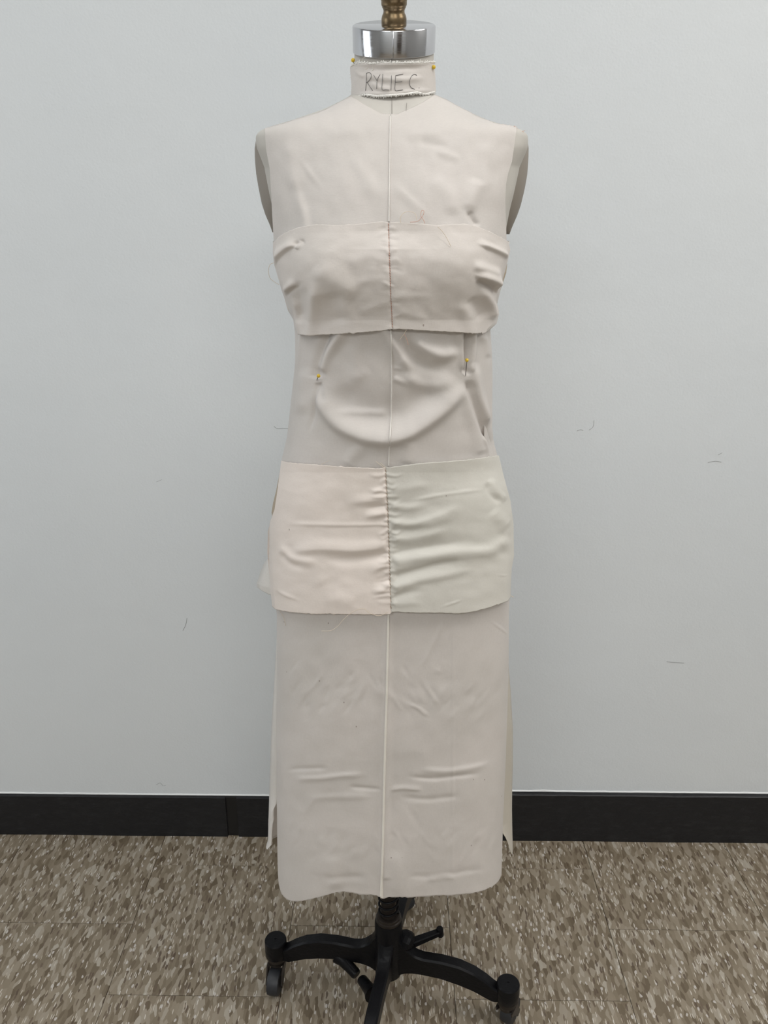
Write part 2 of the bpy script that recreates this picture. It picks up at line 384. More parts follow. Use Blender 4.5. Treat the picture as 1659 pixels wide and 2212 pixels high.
def surf(px, py, off=0.0, flat=0.0):
    px = np.asarray(px, float); py = np.asarray(py, float); X, R, Z = ray(px, py)
    Y = np.full(px.shape, AY-.1)
    for _ in range(45):
        k = Y/R; x = X*k; z = CAM_H + Z*k
        xc, a, b, n = prof(z); t = np.clip(np.abs(x-xc)/(a+off), 0, 1)
        Yn = AY - (b+off)*(1-t**n)**(1/n); Y = Y + .5*(Yn-Y)
    k = Y/R
    return np.stack([X*k, Y, CAM_H + Z*k], -1)
def neck_surf(px, py, off=0.0):
    px = np.asarray(px, float); py = np.asarray(py, float); X, R, Z = ray(px, py); Y = np.full(px.shape, AY-.04)
    for _ in range(45):
        k = Y/R; x = X*k; t = np.clip(np.abs(x-NCX)/(.0452+off), 0, 1); Y = Y + .5*(AY-(.0455+off)*np.sqrt(1-t*t)-Y)
    k = Y/R
    return np.stack([X*k, Y, CAM_H + Z*k], -1)
NCX = float(np.interp(1.44, ZG, TXC))
def onn(px, py, off=0.0): return Vector(neck_surf(np.array([px]), np.array([py]), off)[0])
def on(px, py, off=0.0):
    return Vector(surf(np.array([px]), np.array([py]), off)[0])

# ------------------------------------------------------------------ folds
class Folds:
    def __init__(s): s.f = []
    def add(s, pts, w, h, wl=None, ends=(.25, .25)): s.f.append((np.array(pts, float), w, wl or w, h, ends))
    def __call__(s, px, py):
        d_out = np.zeros(px.shape)
        for pts, w, wl, h, ends in s.f:
            pts_ = np.array([tuple(v)[:2] for v in spline([(p[0], p[1], 0) for p in pts], 5)])
            seg = pts_[1:]-pts_[:-1]; ln = np.hypot(seg[:, 0], seg[:, 1]); cum = np.concatenate([[0], np.cumsum(ln)]); tot = cum[-1]
            W = 3.2*max(w, wl)
            m = (px > pts_[:, 0].min()-W) & (px < pts_[:, 0].max()+W) & (py > pts_[:, 1].min()-W) & (py < pts_[:, 1].max()+W)
            if not m.any(): continue
            X, Y = px[m], py[m]; bd = np.full(X.shape, 1e9); bs = np.zeros(X.shape); sg = np.ones(X.shape)
            for i in range(len(seg)):
                if ln[i] < 1e-6: continue
                tt = np.clip(((X-pts_[i, 0])*seg[i, 0] + (Y-pts_[i, 1])*seg[i, 1])/ln[i]**2, 0, 1)
                dx = X-pts_[i, 0]-tt*seg[i, 0]; dy = Y-pts_[i, 1]-tt*seg[i, 1]; d = np.hypot(dx, dy)
                u = d < bd; bd[u] = d[u]; bs[u] = ((cum[i]+tt*ln[i])/tot)[u]; sg[u] = np.sign(seg[i, 0]*dy - seg[i, 1]*dx)[u]
            ww = np.where(sg > 0, wl, w)                       # wl: side below / right-hand of travel
            e0, e1 = ends; tp = np.ones(X.shape)
            if e0 > 0: tp *= np.clip(bs/e0, 0, 1)
            if e1 > 0: tp *= np.clip((1-bs)/e1, 0, 1)
            tp = tp*tp*(3-2*tp)
            d_out[m] += h*tp*np.exp(-(bd/ww)**2)
        return d_out
def bumps(px, py):                                             # the bust
    d = 0
    for cx, cy, sx, syu, syd, h in ((700, 575, 74, 85, 85, .011), (992, 575, 74, 85, 85, .011)):
        sy = np.where(py < cy, syu, syd)
        d = d + h*np.exp(-((px-cx)/sx)**2 - ((py-cy)/sy)**2)
    return d
def rnoise(px, py, sx, sy, seed):
    a = np.asarray(px, float)/(sx*2.6); b = np.asarray(py, float)/(sy*2.6)
    return np.array([noise.noise((x, y, seed*7.3)) for x, y in zip(a.ravel(), b.ravel())]).reshape(a.shape)*1.8

def sheet(name, top, bot, Lf, Rf, mode, nu, nv, off, disp, m, parent, thick=.0006, jag=0.8, srf=None):
    """cloth panel between edge curves, lying on the body surface; mode 'l': dense at left silhouette, 'r': right, 'b': both"""
    s = np.linspace(0, 1, nu); v = np.linspace(0, 1, nv)
    if mode == 'l': u = 1-np.sin((1-s)*math.pi/2)
    elif mode == 'r': u = np.sin(s*math.pi/2)
    else: u = .5-.5*np.cos(s*math.pi)
    U, V = np.meshgrid(u, v)
    px = Lf(np.full(U.shape, 300.))*(1-U) + Rf(np.full(U.shape, 300.))*U
    for _ in range(6):
        pt, pb = top(px), bot(px)
        py = pt + (pb-pt)*V
        px = Lf(py)*(1-U) + Rf(py)*U
    if jag:
        g = np.random.default_rng(abs(hash(name)) % 1000 + 11)
        j = g.normal(size=nu)*jag; j = (j + np.roll(j, 1))/2
        e = np.zeros(V.shape); e[-1] = j; e[0] = -np.roll(j, 5)*.6; py = py + e
    P = (srf or surf)(px, py, off)
    du = np.gradient(P, axis=1); dv = np.gradient(P, axis=0)
    nr = np.cross(dv, du); nl = np.linalg.norm(nr, axis=-1, keepdims=True); nr = nr/np.maximum(nl, 1e-9)
    nr = np.where(nr[..., 1:2] > 0, -nr, nr)
    D = disp(px, py)
    P = P + nr*D[..., None]
    verts = P.reshape(-1, 3)
    F = [(i*nu+j, (i+1)*nu+j, (i+1)*nu+j+1, i*nu+j+1) for i in range(nv-1) for j in range(nu-1)]
    o = link_mesh(name, verts, F, m, parent)
    if thick:
        md = o.modifiers.new('thickness', 'SOLIDIFY'); md.thickness = thick; md.offset = 1
    return o
def curve(pts):
    a = np.array(pts, float); return lambda x: np.interp(x, a[:, 0], a[:, 1])
def side(pts):                                                  # (y -> x)
    a = np.array(pts, float); return lambda y: np.interp(y, a[:, 1], a[:, 0])
def back_half(name, z0, z1, off, m, parent, wrap=.75, depth=.092, nz=60, nu=72, thick=.0006, tuck=.0022):
    """back of a garment piece; 'wrap' radians of it run forward under the front panel's side edges"""
    zs = np.linspace(z0, z1, nz); V = []; F = []
    for z in zs:
        xc, a, b, n = [float(q) for q in prof(z)]; bb = min(depth, b+.02)
        for j in range(nu):
            ph = -wrap + (math.pi+2*wrap)*j/(nu-1); c = math.cos(ph); s_ = math.sin(ph); e = 2/n if s_ < 0 else .88
            dd = (b+off-.0022) if s_ < 0 else bb+off
            V.append((xc - (a+off-tuck)*math.copysign(abs(c)**e, c), AY + dd*math.copysign(abs(s_)**(e if s_ < 0 else .92), s_), z))
    for i in range(nz-1):
        for j in range(nu-1): F.append((i*nu+j, i*nu+j+1, (i+1)*nu+j+1, (i+1)*nu+j))
    o = link_mesh(name, V, F, m, parent)
    if thick: md = o.modifiers.new('thickness', 'SOLIDIFY'); md.thickness = thick
    return o

# ------------------------------------------------------------------ dress form
form = thing('dress_form', 'linen dress form with steel neck cap on a black cast iron rolling stand', 'dress form', (-.007, 1.0414, 0))
# torso: closed body from hip to neck, slightly inside the garment surface
NS = 96; V = []; F = []
z_top = at_y(851, 84, AY).z; zs = np.concatenate([np.linspace(.74, 1.33, 70), np.linspace(1.333, z_top, 70)])
for z in zs:
    xc, a, b, n = [float(q) for q in prof(z)]
    neckness = min(1, max(0, (z-1.40)/.03)); ins = .0045*(1-neckness)*min(1, max(0, (1.355-z)/.02)) + .001
    ins += .013*math.exp(-((z-1.03)/.075)**2)
    bb = .088 + (.040-.088)*min(1, max(0, (z-1.30)/.12))
    for k in range(NS):
        ph = 2*math.pi*k/NS; c, s_ = math.cos(ph), math.sin(ph); e = 2/n
        x = xc + (a-ins)*math.copysign(abs(c)**e, c)
        y = AY - ((b-ins) if s_ > 0 else bb)*math.copysign(abs(s_)**e, s_)
        wt = min(1, max(0, (z-1.425)/(z_top-1.425)))
        V.append((x, y, z - .306*(AY-.006-y)*wt*wt*1.0))
nz = len(zs)
for i in range(nz-1):
    for k in range(NS):
        F.append((i*NS+k, i*NS+(k+1) % NS, (i+1)*NS+(k+1) % NS, (i+1)*NS+k))
F.append(tuple(range(NS))[::-1]); F.append(tuple(range((nz-1)*NS, nz*NS)))
link_mesh('torso', V, F, M_FORM, form)
# arm plates: shallow domes over the armholes
def armplate(sgn, pts):
    P = [at_y(x, y, AY+.014) for x, y in pts]
    bm = bmesh.new(); c0 = at_y(*((573, 395) if sgn < 0 else (1120, 395)), AY+.014); n = 28; rings = []
    zt, zb = P[0].z, P[-1].z; zc = (zt+zb)/2; hz = (zt-zb)/2
    zz = [q.z for q in P][::-1]; xx = [q.x for q in P][::-1]
    pole = []
    for i in range(25):
        f = -math.cos(math.pi*i/24)             # bottom..top
        z = zc + hz*f; xo = float(np.interp(z, zz, xx)); hw = .046*math.sqrt(max(0, 1-f*f))
        row = []
        for j in range(17):
            g = -1 + 2*j/16
            xin = float(np.interp(z, ZG, TXC)) + sgn*(float(np.interp(z, ZG, TA))-.06)
            x = xo + (xin-xo)*abs(g)**2.2
            row.append(bm.verts.new((x, AY+.016+hw*g, z)))
        pole.append(row)
    for a, b in zip(pole[:-1], pole[1:]):
        for j in range(16): bm.faces.new((a[j], a[j+1], b[j+1], b[j]))
    bmesh.ops.remove_doubles(bm, verts=bm.verts, dist=1e-5)
    bm_obj('arm_plate', bm, M_PLATE, form, smooth=True)
armplate(-1, [(553, 298), (549.5, 320), (550, 345), (553, 375), (558, 405), (565, 440), (573, 465), (582, 485), (588, 502)])
armplate(1, [(1140, 298), (1142.5, 320), (1142, 345), (1139, 380), (1133, 412), (1125, 445), (1116, 470), (1107, 490), (1101, 506)])
# neck seam lines
bm = bmesh.new(); tube(bm, [on(846.5, y, .0004) for y in (108, 120, 132, 150, 175, 205, 218, 232, 246)], .0002, 5); bm_obj('center_seam_line', bm, M_LINE, form, smooth=True)
bm = bmesh.new(); tube(bm, [on(x, y, .0004) for x, y in ((879, 222), (878, 231), (877, 240))], .00018, 5); bm_obj('center_seam_line', bm, M_LINE, form, smooth=True)
# steel neck cap, leaning forward, and the brass finial
lean = Matrix.Rotation(math.radians(17), 4, 'X')
cc = at_y(851, 84, AY-.006); MC = Matrix.Translation(cc) @ lean
bm = bmesh.new(); R = .0459
lathe(bm, [(0, -.0135), (R-.002, -.0135), (R-.0006, -.0132), (R, -.0125), (R, .0118), (R-.0006, .0130), (R-.002, .0136), (0, .0136)], MC, 96)
bm_obj('neck_cap', bm, M_CHROME, form, smooth=True, angle=40)
bm = bmesh.new()
pf = [(0, .0130), (.0132, .0130), (.0138, .0139), (.0138, .0192), (.0131, .0222), (.0118, .0246), (.0115, .0268), (.0122, .0288), (.0131, .0302), (.0131, .0312),
      (.0138, .0318), (.0140, .0335), (.0140, .0362), (.0148, .0372), (.0152, .0400), (.0150, .0430), (.0175, .0480), (.0200, .0560), (.0205, .0640), (.0185, .0720), (.0130, .0780), (.006, .0805), (0, .081)]
lathe(bm, pf, MC, 56); bm_obj('finial', bm, M_BRASS, form, smooth=True, angle=50)
bm = bmesh.new(); pts = [MC @ Vector((-.0006, -(R+.0001), z)) for z in (-.0122, 0, .0126)] + [MC @ Vector((-.0006, -.030, .0137))]
tube(bm, pts, .00045, 8); bm_obj('cap_glint_bead', bm, M_CHROME, form, smooth=True)  # added bead, imitates the bright reflection line down the cap's front
# upright pole, spring, hub
HX, HY = -.007, 1.0414; TH = Matrix.Translation((HX, HY, 0))
bm = bmesh.new(); lathe(bm, [(0, .10), (.0125, .10), (.0125, .80), (0, .80)], TH, 32); bm_obj('pole', bm, M_WORN, form, smooth=True, angle=40)
bm = bmesh.new(); pts = []
for i in range(0, 22*8+1):
    a = 2*math.pi*i/22; pts.append((HX+.0158*math.cos(a), HY+.0158*math.sin(a), .203+.0135*i/22))
tube(bm, pts, .0019, 8); bm_obj('spring', bm, M_IRON, form, smooth=True)
bm = bmesh.new(); lathe(bm, [(.0126, .188), (.0205, .188), (.0212, .191), (.0212, .1955), (.0196, .1965), (.0192, .2005), (.0175, .2015), (.0126, .2015)], TH, 40); bm_obj('collar', bm, M_WORN, form, smooth=True, angle=35)
bm = bmesh.new(); lathe(bm, [(0, .072), (.018, .072), (.0225, .078), (.0235, .10), (.0232, .15), (.0228, .187), (.0215, .1905), (.0126, .1905)], TH, 48); bm_obj('hub', bm, M_IRON, form, smooth=True, angle=40)
# cast legs
LEG_T = [(.012, .172), (.02, .160), (.03, .143), (.045, .130), (.06, .1265), (.09, .1275), (.12, .1245), (.145, .1155), (.165, .103), (.178, .092), (.19, .086)]
LEG_B = [(.012, .074), (.02, .081), (.03, .086), (.045, .0885), (.06, .089), (.09, .088), (.12, .082), (.145, .0745), (.165, .065), (.178, .059), (.19, .062)]
def leg(ang, width=.0195, R=.2008):
    M = Matrix.Translation((HX, HY, 0)) @ Matrix.Rotation(ang, 4, 'Z')
    bm = bmesh.new(); rs = np.linspace(.012, .188, 30); prev = None
    for r in rs:
        zt = np.interp(r, *zip(*LEG_T)); zb = np.interp(r, *zip(*LEG_B)); wt = (width*.5)*(1.05 if r > .04 else 1.05+.35*(.04-r)/.03); wb = wt*.86; ch = .0028
        sec = [(-wt+ch, zt), (wt-ch, zt), (wt, zt-ch), (wb, zb+ch), (wb-ch, zb), (-wb+ch, zb), (-wb, zb+ch), (-wt, zt-ch)]
        ring = [bm.verts.new(M @ Vector((r, y, z))) for y, z in sec]
        if prev:
            for k in range(8): bm.faces.new((prev[k], prev[(k+1) % 8], ring[(k+1) % 8], ring[k]))
        else: bm.faces.new(ring[::-1])
        prev = ring
    bm.faces.new(prev)
    lathe(bm, [(0, .0645), (.0165, .0645), (.0188, .068), (.0193, .080), (.0188, .0985), (.0175, .1003), (.0022, .1003), (.0016, .0990), (0, .0988)], M @ Matrix.Translation((R, 0, 0)), 36)
    o = bm_obj('leg', bm, M_IRON, form, smooth=True, angle=32)
    return o, M @ Vector((R, 0, 0))
def caster(parent, c, face):
    """face: heading of the wheel's rolling direction"""
    M = Matrix.Translation(Vector((c.x, c.y, 0))) @ Matrix.Rotation(face, 4, 'Z')
    bm = bmesh.new()
    lathe(bm, [(0, .066), (.0150, .066), (.0158, .063), (.0158, .0575), (.0150, .0565), (.0142, .053), (.0142, .049), (.012, .047), (0, .047)], M, 30)
    for s in (-1, 1):                                          # fork cheeks
        v = []
        for y in (s*.0125, s*.0148):
            v.append([bm.verts.new(M @ Vector((x, y, z))) for x, z in ((-.013, .051), (.013, .051), (.019, .036), (.026, .023), (.024, .0165), (.016, .0165), (.002, .034), (-.011, .043))])
        bm.faces.new(v[0]); bm.faces.new(v[1][::-1])
        for k in range(8): bm.faces.new((v[0][k], v[1][k], v[1][(k+1) % 8], v[0][(k+1) % 8]))
    f = bm_obj('caster_fork', bm, M_WORN, parent, smooth=True, angle=35)
    bm = bmesh.new(); MW = M @ Matrix.Translation((.018, 0, .0228)) @ Matrix.Rotation(math.pi/2, 4, 'X')
    lathe(bm, [(0, -.009), (.006, -.0105), (.013, -.0095), (.019, -.0105), (.0215, -.0095), (.0226, -.006), (.0228, 0), (.0226, .006), (.0215, .0095), (.019, .0105), (.013, .0095), (.006, .0105), (0, .009)], MW, 40)
    wl = bm_obj('wheel', bm, M_RUBBER, parent, smooth=True, angle=40)
A0 = math.atan2(.0404, -.197)
for ang, face in ((A0, -math.pi/2-.12), (A0+math.pi, math.radians(60)), (A0+math.pi/2, -2.0), (A0-math.pi/2, 2.3)):
    o, c = leg(ang); caster(o, c, face)
# broken pedal brackets between the left and front legs
def bracket(p0, p1, slot):
    bm = bmesh.new(); d = (p1-p0).normalized(); sd = d.cross(Vector((0, 0, 1))).normalized(); up = sd.cross(d)
    ring0 = None; rings = []
    for f, hw, hh in ((0, .0150, .0145), (.25, .0108, .0110), (.6, .0096, .0090), (.95, .0090, .0084), (1, .0078, .0072)):
        c = p0.lerp(p1, f)
        rings.append([bm.verts.new(c + sd*hw*math.cos(a) + up*hh*math.sin(a)) for a in [2*math.pi*k/14 for k in range(14)]])
    for a, b in zip(rings[:-1], rings[1:]):
        for k in range(14): bm.faces.new((a[k], a[(k+1) % 14], b[(k+1) % 14], b[k]))
    bm.faces.new(rings[0][::-1]); bm.faces.new(rings[-1])
    if slot:
        c = p0.lerp(p1, .68) + up*.0078; q0 = c - d*.013; q1 = c + d*.011
        tube(bm, [q0, q1], .0035, 8)
    bm_obj('pedal_bracket', bm, M_IRON, form, smooth=True, angle=40)
def pz(px, py, z):
    X, Y_, Z = ray(px, py); k = (z-CAM_H)/Z; return Vector((float(X*k), float(Y_*k), z))
bracket(pz(733, 2064, .088), pz(771, 2106, .079), True)
bracket(pz(806, 2148, .088), pz(781, 2115, .080), False)
# clamp screw with lever
bm = bmesh.new(); c0 = pz(851, 2018, .150); c1 = pz(893, 2040, .143); ax = (c1-c0)
MS = Matrix.Translation(c0) @ ax.to_track_quat('Z', 'Y').to_matrix().to_4x4(); LN = ax.length
lathe(bm, [(0, -.004), (.009, -.004), (.0115, LN*.25), (.0155, LN*.42), (.0165, LN*.55), (.0165, LN*.72), (.0150, LN*.86), (.0085, LN*1.0), (0, LN*1.02)], MS, 10)
scr = bm_obj('clamp_screw', bm, M_IRON, form, smooth=False)
bm = bmesh.new(); e0 = pz(892, 2036, .140); e1 = pz(953, 2012, .146)
d = (e1-e0).normalized(); sd = Vector((0, 0, 1)).cross(d).normalized(); up = d.cross(sd)
rings = []
for f, hw, hh in ((0, .0068, .0062), (.5, .0058, .0052), (.92, .0052, .0046)):
    c = e0.lerp(e1, f); rings.append([bm.verts.new(c+sd*x*hw+up*y*hh) for x, y in ((-1, -.75), (-.75, -1), (.75, -1), (1, -.75), (1, .75), (.75, 1), (-.75, 1), (-1, .75))])
for a, b in zip(rings[:-1], rings[1:]):
    for k in range(8): bm.faces.new((a[k], a[(k+1) % 8], b[(k+1) % 8], b[k]))
bm.faces.new(rings[0][::-1]); bm.faces.new(rings[-1])
ME = Matrix.Translation(e0.lerp(e1, .96)) @ up.to_track_quat('Z', 'Y').to_matrix().to_4x4()
lathe(bm, [(0, -.0085), (.0052, -.0085), (.006, -.007), (.006, .007), (.0052, .0085), (0, .0085)], ME, 16)
bm_obj('clamp_lever', bm, M_IRON, form, smooth=True, angle=35)
# wire cage that hangs below the torso, inside the skirt
bm = bmesh.new()
zc_ = at_y(766, 1893, .955).z
ring = [Vector((AX+.125*math.cos(a), AY-.03-.062*math.sin(a), zc_)) for a in [2*math.pi*k/60 for k in range(61)]]
tube(bm, ring, .0016, 6, caps=False)
for x in (-.045, .05):
    yy = AY-.03-.062*math.sqrt(1-(x-AX)**2/.125**2)
    tube(bm, [(x, yy, zc_), (x, yy+.004, zc_+.12), (x*.8, yy+.02, .45)], .0016, 6)
bm_obj('hip_cage', bm, M_CAGE, form, smooth=True)

# ------------------------------------------------------------------ muslin dress (under layer)
dress = thing('muslin_dress', 'sleeveless natural muslin sheath dress with side slits, hanging on the dress form', 'dress', (AX, AY, .3))
neck_top = [(560, 282), (573, 277.5), (600, 270), (639, 258), (687, 242), (727, 224), (744, 215), (759, 208.5), (786.6, 227), (821, 246), (828, 247.5), (860, 246.5), (877, 237), (893, 231),
            (920, 217), (938, 206.5), (950, 211), (990, 232), (1037, 254), (1060, 264), (1077, 270), (1095, 272), (1115.6, 274), (1130, 280)]
hem = [(598, 1880), (601, 1889), (602.5, 1908), (605, 1922), (609, 1932), (614, 1938.5), (622, 1943.5), (632, 1946.5), (652, 1945), (689.5, 1936.5), (715, 1931), (738, 1928), (758, 1930), (779, 1934), (801.6, 1931.5),
       (815, 1934), (828, 1938.5), (838, 1936), (857.6, 1934), (885, 1936), (914, 1937), (970, 1935), (1018, 1927.5), (1045, 1921), (1063, 1914), (1074, 1905), (1079, 1899), (1082, 1889), (1086, 1875)]
left_e = side([(572.6, 270), (572.6, 277.6), (574, 300.7), (576, 325), (583.4, 363), (587, 423), (589, 463.5), (591, 497), (593, 530), (596, 560), (605, 610), (622, 670), (641, 700), (643, 720), (641, 762), (637, 800), (634, 827), (627, 892), (621, 944), (610, 989), (604, 1030),
                (600, 1083), (598, 1200), (599, 1314), (599, 1467), (598, 1579), (598.7, 1728), (600, 1840), (601, 1893), (601, 1950)])
right_e = side([(1115.6, 270), (1115.6, 274), (1111.6, 304), (1105, 349), (1096.6, 375), (1092, 399), (1090.5, 433), (1092.6, 508), (1094, 540), (1092, 570), (1083, 610), (1072, 660), (1062, 700), (1057.5, 709), (1062, 752), (1063, 820), (1062, 924), (1067, 960), (1074, 985), (1084, 1030),
                 (1096, 1083), (1100, 1140), (1100, 1200), (1098.6, 1299), (1098, 1429), (1095, 1541), (1091, 1654), (1086, 1766), (1084, 1840), (1082.6, 1889), (1082, 1950)])
seam_d = side([(844, 200), (843, 250), (840, 480), (844, 700), (846, 760), (846, 830), (845, 900), (842, 950), (839, 1010), (838, 1180), (839, 1323), (835, 1504), (832.6, 1579), (829.6, 1691), (827, 1822), (823, 1935), (823, 1960)])
fd = Folds()
# chest
fd.add([(628, 350), (648, 430), (660, 462), (670, 505)], 8, .0024, 14, ends=(.7, .1)); fd.add([(640, 330), (672, 378), (705, 420)], 7, .0007, ends=(.5, .5))
fd.add([(622, 300), (632, 370), (640, 420)], 16, .0016); fd.add([(840, 390), (880, 428), (905, 450), (945, 490)], 9, .0012, 14, ends=(.3, .6))
fd.add([(1035, 385), (1022, 420), (1008, 460)], 15, .0026); fd.add([(1010, 455), (1016, 472), (1030, 492)], 7, -.0034)
fd.add([(902, 303), (935, 312), (975, 318)], 9, -.0010); fd.add([(938, 322), (965, 335), (998, 345)], 9, .0010)
fd.add([(760, 330), (790, 380), (820, 440)], 16, .0012); fd.add([(930, 380), (965, 420), (980, 470)], 18, .0015)
fd.add([(870, 300), (900, 290), (960, 288)], 12, .0009); fd.add([(700, 290), (750, 286), (800, 292)], 14, .0008); fd.add([(1050, 300), (1046, 360), (1052, 420)], 14, .0014)
# waist: long draped swag between the two pins
fd.add([(686, 824), (690, 850), (700, 876), (720, 905), (745, 925), (780, 941), (815, 948), (845, 948), (880, 938), (915, 917), (950, 889), (980, 857), (1004, 820)], 24, .0090, 15, ends=(.14, .14))
fd.add([(705, 835), (740, 865), (800, 888), (850, 890), (900, 868), (970, 820)], 36, -.0055, ends=(.2, .2))
fd.add([(684, 818), (689, 785), (700, 752), (712, 716)], 10, -.0055, ends=(.05, .0)); fd.add([(692, 808), (704, 770), (722, 742), (742, 712)], 12, .0050, ends=(.15, 0))
fd.add([(686, 826), (683, 855), (676, 900), (668, 940)], 5, -.0032, ends=(.05, .4)); fd.add([(665, 790), (655, 850), (650, 900)], 14, .0025)
fd.add([(690, 826), (696, 850), (706, 872)], 6, -.0022, ends=(.05, .4))
fd.add([(652, 720), (645, 770), (640, 815)], 4, .0022, ends=(0, .4))
fd.add([(1006, 706), (1006, 760), (1006, 812)], 7, -.0075, ends=(0, .12)); fd.add([(995, 706), (998, 760), (1003, 806)], 8, .0042, ends=(0, .2)); fd.add([(1019, 706), (1019, 755), (1012, 812)], 6, .0060, ends=(0, .2))
fd.add([(1008, 818), (1020, 860), (1036, 905), (1053, 950), (1064, 992)], 8, -.0062, ends=(.12, 0)); fd.add([(1020, 780), (1030, 850), (1045, 893), (1061, 925)], 12, .0062, ends=(.2, .2))
fd.add([(1002, 826), (1010, 870), (1026, 930), (1040, 985)], 14, .0030, ends=(.2, .1)); fd.add([(1040, 935), (1050, 965), (1058, 992)], 5, .0040, ends=(.3, 0)); fd.add([(1040, 720), (1050, 745), (1058, 775)], 8, .0030)
fd.add([(828, 706), (846, 735), (862, 758), (878, 785), (897, 808)], 11, .0058, 14, ends=(0, .35)); fd.add([(886, 722), (915, 750), (948, 765), (975, 762), (993, 748)], 13, .0050)
fd.add([(868, 728), (888, 770), (930, 795), (980, 790)], 14, -.0035); fd.add([(865, 800), (905, 830), (950, 832), (985, 810)], 14, .0030)
fd.add([(850, 793), (860, 795), (876, 799)], 3.5, .0009, ends=(.1, .9)); fd.add([(849, 815), (865, 823), (892, 836)], 6, .0016, ends=(.1, .9)); fd.add([(720, 888), (780, 892), (846, 893)], 8, .0016)
fd.add([(742, 840), (775, 815), (800, 795)], 14, .0014); fd.add([(760, 735), (768, 780), (760, 830)], 16, .0016)
fd.add([(785, 960), (760, 985), (745, 1010)], 14, .0018); fd.add([(884, 950), (880, 980), (876, 1005)], 14, .0014)
# skirt: creases from folding
fd.add([(618, 1664), (650, 1660), (712, 1657)], 6, -.0013, 4); fd.add([(628, 1681), (690, 1678), (740, 1673), (794, 1671)], 5, .0016, 7); fd.add([(750, 1699), (790, 1703), (828, 1704)], 5, -.0015, 4)
fd.add([(872, 1675), (930, 1682), (985, 1676), (1045, 1668)], 6, -.0016, 4); fd.add([(900, 1660), (960, 1664), (1010, 1657), (1066, 1645)], 5, .0016, 8); fd.add([(838, 1706), (870, 1701), (915, 1705)], 6, .0015, 4)
fd.add([(860, 1721), (930, 1727), (1000, 1716)], 7, -.0013, 5); fd.add([(660, 1722), (740, 1720), (815, 1719)], 7, .0010)
fd.add([(870, 1888), (940, 1895), (1010, 1880), (1060, 1876)], 8, -.0012, 5); fd.add([(920, 1900), (960, 1893), (985, 1894)], 6, .0016); fd.add([(690, 1893), (740, 1896), (800, 1893)], 8, -.0012)
fd.add([(880, 1518), (905, 1530), (925, 1548)], 4, .0011); fd.add([(905, 1450), (935, 1390), (965, 1330)], 5, .0008)
fd.add([(1050, 1335), (1085, 1360), (1098, 1372)], 2.5, .0007, ends=(.7, 0)); fd.add([(838, 1330), (837, 1500), (834, 1700), (832, 1900)], 9, .0022, ends=(.02, .02))
fd.add([(728, 1925), (718, 1880), (716, 1840)], 18, .0020); fd.add([(850, 1935), (856, 1890), (852, 1830)], 18, .0018); fd.add([(978, 1340), (978, 1600), (976, 1900)], 3, .0006, ends=(.1, .1))
g = np.random.default_rng(3)
for yb, n_, hh in ((1500, 52, .0007), (1812, 48, .0006)):
    for i in range(n_):
        x = 622 + 450*(i+.5)/n_ + g.normal()*5; y = yb + g.normal()*24; ln = g.uniform(20, 60); sl = (-.5 if x < 800 else .55 if x < 950 else -.55) + g.normal()*.15
        fd.add([(x - sl*ln*.6, y - ln/2), (x, y), (x + sl*ln*.6, y + ln/2)], g.uniform(4, 8), hh*g.uniform(.4, 1.2)*(1 if i % 2 else -1), ends=(.5, .5))
def skirt_zone(py): return np.clip((py-1330)/60, 0, 1)
def dress_disp(px, py):
    d = fd(px, py)
    d += .0007*rnoise(px, py, 26, 40, 5) + .00035*rnoise(px, py, 10, 14, 6)
    d += bumps(px, py)*.92
    sk = skirt_zone(py)
    d += sk*.0012*rnoise(px, py, 90, 260, 8)
    d += sk*.002*np.sin((px-610)/470*math.pi*5)*np.clip((py-1650)/300, 0, 1)      # gentle flutes at the hem
    e = np.clip(np.minimum(px-left_e(py), right_e(py)-px)/14, 0, 1)
    return d*(.12+.88*e)
S = lambda y: seam_d(y)
sheet('front_panel', curve(neck_top), curve(hem), left_e, S, 'l', 130, 760, 0, dress_disp, MUS, dress)
sheet('front_panel', curve(neck_top), curve(hem), S, right_e, 'r', 130, 760, 0, dress_disp, MUS, dress)
back_half('back_panel', at_y(600, 1300, AY).z, at_y(600, 520, AY).z, .0008, MUS, dress, wrap=.5, nz=110)
back_half('back_panel', at_y(600, 520, AY).z, 1.40, .0008, MUS, dress, wrap=-.35, nz=50)
def skirt_back():
    lo_ = side([(602, 1290), (600, 1340), (598, 1375), (594, 1441), (590, 1510), (586.7, 1564), (583.5, 1650), (581.5, 1717), (580.5, 1752), (580, 1764), (579, 1806), (577, 1818)])
    ro_ = side([(1094, 1290), (1096, 1340), (1098, 1425), (1099.5, 1448), (1104, 1504), (1108, 1571), (1108, 1654), (1106, 1747), (1107, 1800), (1107, 1825)])
    V = []; F = []; nu = 60; ys = np.linspace(1290, 1818, 70)
    for y in ys:
        A, B = at_y(float(lo_(y))+1.5, y, AY+.056), at_y(float(ro_(y))-1.5, y, AY+.076); B.z = A.z
        for j in range(nu):
            f = j/(nu-1); q = A.lerp(B, f); q.y += .052*math.sin(math.pi*f)**.7 + .0025*math.sin(f*19+1)*math.sin(math.pi*f)*((y-1290)/528); V.append(q)
    for i in range(len(ys)-1):
        for j in range(nu-1): F.append((i*nu+j, i*nu+j+1, (i+1)*nu+j+1, (i+1)*nu+j))
    o = link_mesh('back_panel', V, F, MUS, dress); md = o.modifiers.new('thickness', 'SOLIDIFY'); md.thickness = .0006
skirt_back()
